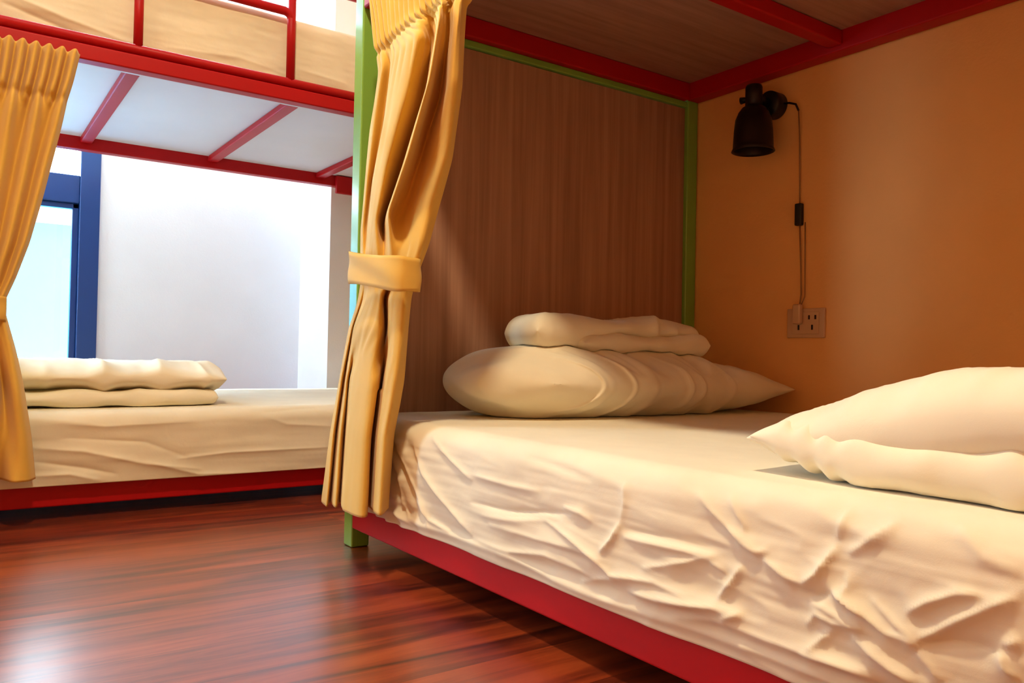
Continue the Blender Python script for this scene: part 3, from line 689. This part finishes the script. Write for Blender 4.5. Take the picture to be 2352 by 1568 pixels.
# tie-back band round the waist of the curtain
def tie(name, cx_, cy_, rx, ry, z_t, z_b, slope, parent, m, along='y', n=64):
    V = []
    for j in range(10):
        f = j / 9
        for k in range(n):
            t = 2 * math.pi * k / n
            ca, sa_ = math.cos(t), math.sin(t)
            ex = abs(ca) ** .55 * (1 if ca > 0 else -1); ey = abs(sa_) ** .55 * (1 if sa_ > 0 else -1)
            A, D = cy_ + ry * ex, rx * ey
            z = z_t + (z_b - z_t) * f + slope * ex + .0015 * math.sin(3 * t + 4 * f)
            D += .0014 * math.sin(f * 7 + 3 * ex) * (1 if ey > 0 else -1)
            V.append((cx_ - D, A, z) if along == 'y' else (A, cx_ - D, z))
    F = [(j * n + k, j * n + (k + 1) % n, (j + 1) * n + (k + 1) % n, (j + 1) * n + k) for j in range(9) for k in range(n)]
    o = mesh_obj(name, V, F, m, parent)
    sd = o.modifiers.new('cloth', 'SOLIDIFY'); sd.thickness = .003; sd.offset = 0
    return o
tie('tieback', .632, 1.308, .030, .110, .574, .516, .014, cu, M['curtain'])

cl = thing('curtain', 'ochre curtain hanging from the back bunk, in front of the window', 'curtain', (-.05, 2.07, .1), 'ochre bunk curtains')
ed2 = {1.066: (-.30, .226), 1.0: (-.292, .214), .955: (-.285, .203), .89: (-.28, .192), .736: (-.25, .162), .626: (-.22, .138), .546: (-.19, .114), .487: (-.17, .092),
       .39: (-.19, .118), .315: (-.21, .134), .2: (-.24, .152), .106: (-.26, .162)}
uu = [0, .1, .2, .3, .4, .5, .58, .66, .73, .79, .845, .89, .935, .97, 1]
fo2 = {1.066: row(uu, [0] * 15),
       .9: row(uu, [0, .012, -.012, .012, -.012, .012, -.012, .012, -.012, .012, -.011, .012, -.010, .008, -.004]),
       .6: row(uu, [0, .010, -.010, .010, -.010, .012, -.010, .012, -.010, .012, -.009, .010, -.008, .008, -.010]),
       .487: row(uu, [0, .004, -.004, .004, -.004, .004, -.004, .004, -.004, .004, -.003, .004, -.002, .004, -.008]),
       .3: row(uu, [0, .014, -.014, .014, -.014, .014, -.012, .014, -.016, .010, .012, -.018, .016, .014, -.006]),
       .106: row(uu, [0, .016, -.016, .016, -.016, .016, -.014, .012, -.020, .012, -.018, .014, .018, .014, -.004])}
fo2 = {z: v[:15] + tuple(d * 1.7 for d in v[15:]) for z, v in fo2.items()}
curtain('cloth', M['curtain'], ed2, fo2, 1.066, .106, lambda a, d, z: (a, 2.046 - d, z), 21, .958, .017, parent=cl)
tie('tieback', 2.046, -.04, .024, .137, .512, .462, -.01, cl, M['curtain'], 'x')

# ------------------------------------------------------------------ wall lamp, socket
lx, ly = 1.60, 1.268
lamp = thing('wall_lamp', 'small dark bell shaped lamp fixed to the ochre wall above the socket', 'lamp', (1.69, ly, 1.04))
MB().lathe((lx, ly, .91), [(.0, .112), (.018, .112), (.028, .107), (.036, .096), (.0435, .078), (.0465, .05), (.048, .02), (.0485, .008), (.052, .0), (.0495, -.001), (.046, .006), (.045, .03), (.043, .06), (.034, .09), (.0, .104)], 48).build('shade', M['dark'], lamp, 0, True)
shade = lamp.children[0]
MB().lathe((lx, ly, 1.015), [(0, 0), (.0205, 0), (.0205, .052), (.018, .058), (0, .058)], 32).build('lamp_holder', M['dark'], lamp, 0, True)
MB().lathe((1.652, ly, 1.038), [(0, 0), (.031, 0), (.033, .003), (.033, .036), (0, .036)], 36, 'x').build('wall_mount', M['black'], lamp, 0, True)
MB().tube([(1.655, ly, 1.038), (1.63, ly, 1.045), (1.615, ly, 1.05)], .011).build('arm', M['dark'], lamp, 0, True)
MB().tube([(lx, ly + .018, 1.043), (lx - .004, ly + .036, 1.043)], [.006, .009]).build('knob', M['black'], lamp, 0, True)
MB().lathe((lx, ly, .93), [(0, .07), (.012, .07), (.014, .05), (.022, .035), (.025, .02), (.02, .002), (0, -.004)], 24).build('bulb', M['plate'], shade, 0, True)
cp = [(1.675, ly - .03, 1.036), (1.677, 1.222, 1.034), (1.679, 1.205, 1.027), (1.681, 1.198, 1.01), (1.684, 1.196, .95), (1.685, 1.195, .86), (1.685, 1.194, .78)]
MB().tube(cp[:4], .0026, 8).build('cord', M['dark'], lamp, 0, True)
MB().tube(cp[3:], .0017, 8).build('cord', M['cord'], lamp, 0, True)
MB().tube([(1.685, 1.193, .73), (1.685, 1.189, .64), (1.684, 1.186, .56), (1.678, 1.186, .53)], .0017, 8).build('cord', M['cord'], lamp, 0, True)
MB().tube([(1.6865, 1.179, .735), (1.6865, 1.178, .64), (1.686, 1.177, .555), (1.680, 1.182, .535)], .0012, 8).build('cord', M['cord'], lamp, 0, True)  # thin twin tube standing in for the cord's shadow on the wall
MB().box((1.676, 1.184, .728), (1.689, 1.203, .782)).build('cord_switch', M['black'], lamp, .003)
MB().box((1.664, 1.176, .488), (1.6795, 1.197, .536)).build('plug', M['plate'], lamp, .004)

so = thing('wall_socket', 'ivory double wall socket plate under the lamp, with a plug in its left outlet', 'socket', (1.69, 1.172, .49))
MB().box((1.683, 1.121, .455), (1.6895, 1.224, .526)).build('cover_plate', M['plate'], so, .002)
MB().box((1.6805, 1.135, .464), (1.6835, 1.209, .517)).build('outlet_insert', M['plate'], so, .001)
ins = so.children[-1]
for yc in (1.189, 1.152):
    for dy, z0_, z1_, w_ in ((.0085, .499, .509, .0022), (-.0085, .499, .509, .0022), (0, .474, .486, .0022)):
        MB().box((1.6795, yc + dy - w_, z0_), (1.681, yc + dy + w_, z1_)).build('slot', M['slot'], ins)

# ------------------------------------------------------------------ light
def area(name, loc, rot, sx_, sy_, power, col, portal=False, shape='RECTANGLE'):
    l = bpy.data.lights.new(name, 'AREA'); l.shape = shape
    l.size = sx_; l.size_y = sy_; l.energy = power; l.color = col
    if portal: l.cycles.is_portal = True
    o = bpy.data.objects.new(name, l); o.location = loc; o.rotation_euler = rot
    return link(o)
area('ceiling_lamp', (.10, .60, 2.3), (0, 0, 0), .15, .15, 37, (1, .81, .51), shape='DISK')
area('aisle_fill_light', (-.62, 1.5, 2.3), (0, 0, 0), .2, .2, 6, (1, .90, .68), shape='DISK')  # unseen fill, added to brighten the front of the back bunk
area('orange_fill_light', (-1.05, -.55, 2.28), (0, 0, 0), .5, .5, 4, (1, .50, .15), shape='DISK')  # added fill without a fixture, warms the inside of the right bunk
area('back_wall_fill_light', (.55, 3.29, 2.3), (0, 0, 0), 1.2, .05, 44, (.76, .88, 1))  # cool wash added out of view to whiten the back wall
area('window_portal', ((WX0 + WX1) / 2, Y1 + .11, (WZ0 + WZ1) / 2), (-math.pi / 2, 0, 0), WX1 - WX0, WZ1 - WZ0, 1, (1, 1, 1), True)
area('added_window_portal', (X0 - .09, (LY0 + LY1) / 2, (LZ0 + LZ1) / 2), (0, -math.pi / 2, 0), LZ1 - LZ0, LY1 - LY0, 1, (1, 1, 1), True)
w = bpy.data.worlds.new('daylight'); SC.world = w; w.use_nodes = True
nt = w.node_tree; bg = nt.nodes['Background']
bg.inputs['Color'].default_value = (.72, .88, 1.0, 1); bg.inputs['Strength'].default_value = 19

# ------------------------------------------------------------------ camera
cam = bpy.data.cameras.new('camera'); co = bpy.data.objects.new('camera', cam); link(co)
Rm = np.array([[0.8183631, 0.0258902, 0.5741181], [-0.5743563, 0.0022245, 0.8186024], [0.0199166, -0.9996623, 0.0166906]])
co.matrix_world = Matrix(((Rm[0][0], -Rm[0][1], -Rm[0][2], 0), (Rm[1][0], -Rm[1][1], -Rm[1][2], 0), (Rm[2][0], -Rm[2][1], -Rm[2][2], .40), (0, 0, 0, 1)))
cam.sensor_width = 36; cam.lens = 36 * 1840 / 2352; cam.clip_start = .01
SC.camera = co
SC.view_settings.view_transform = 'Standard'; SC.view_settings.look = 'None'
SC.view_settings.exposure = 0.0; SC.view_settings.gamma = 1.0; SC.view_settings.use_curve_mapping = False
try:
    SC.cycles.use_denoising = True
    SC.cycles.adaptive_threshold = 0.03; SC.cycles.max_bounces = 8; SC.cycles.diffuse_bounces = 5; SC.cycles.glossy_bounces = 3; SC.cycles.sample_clamp_indirect = 8
except Exception:
    pass
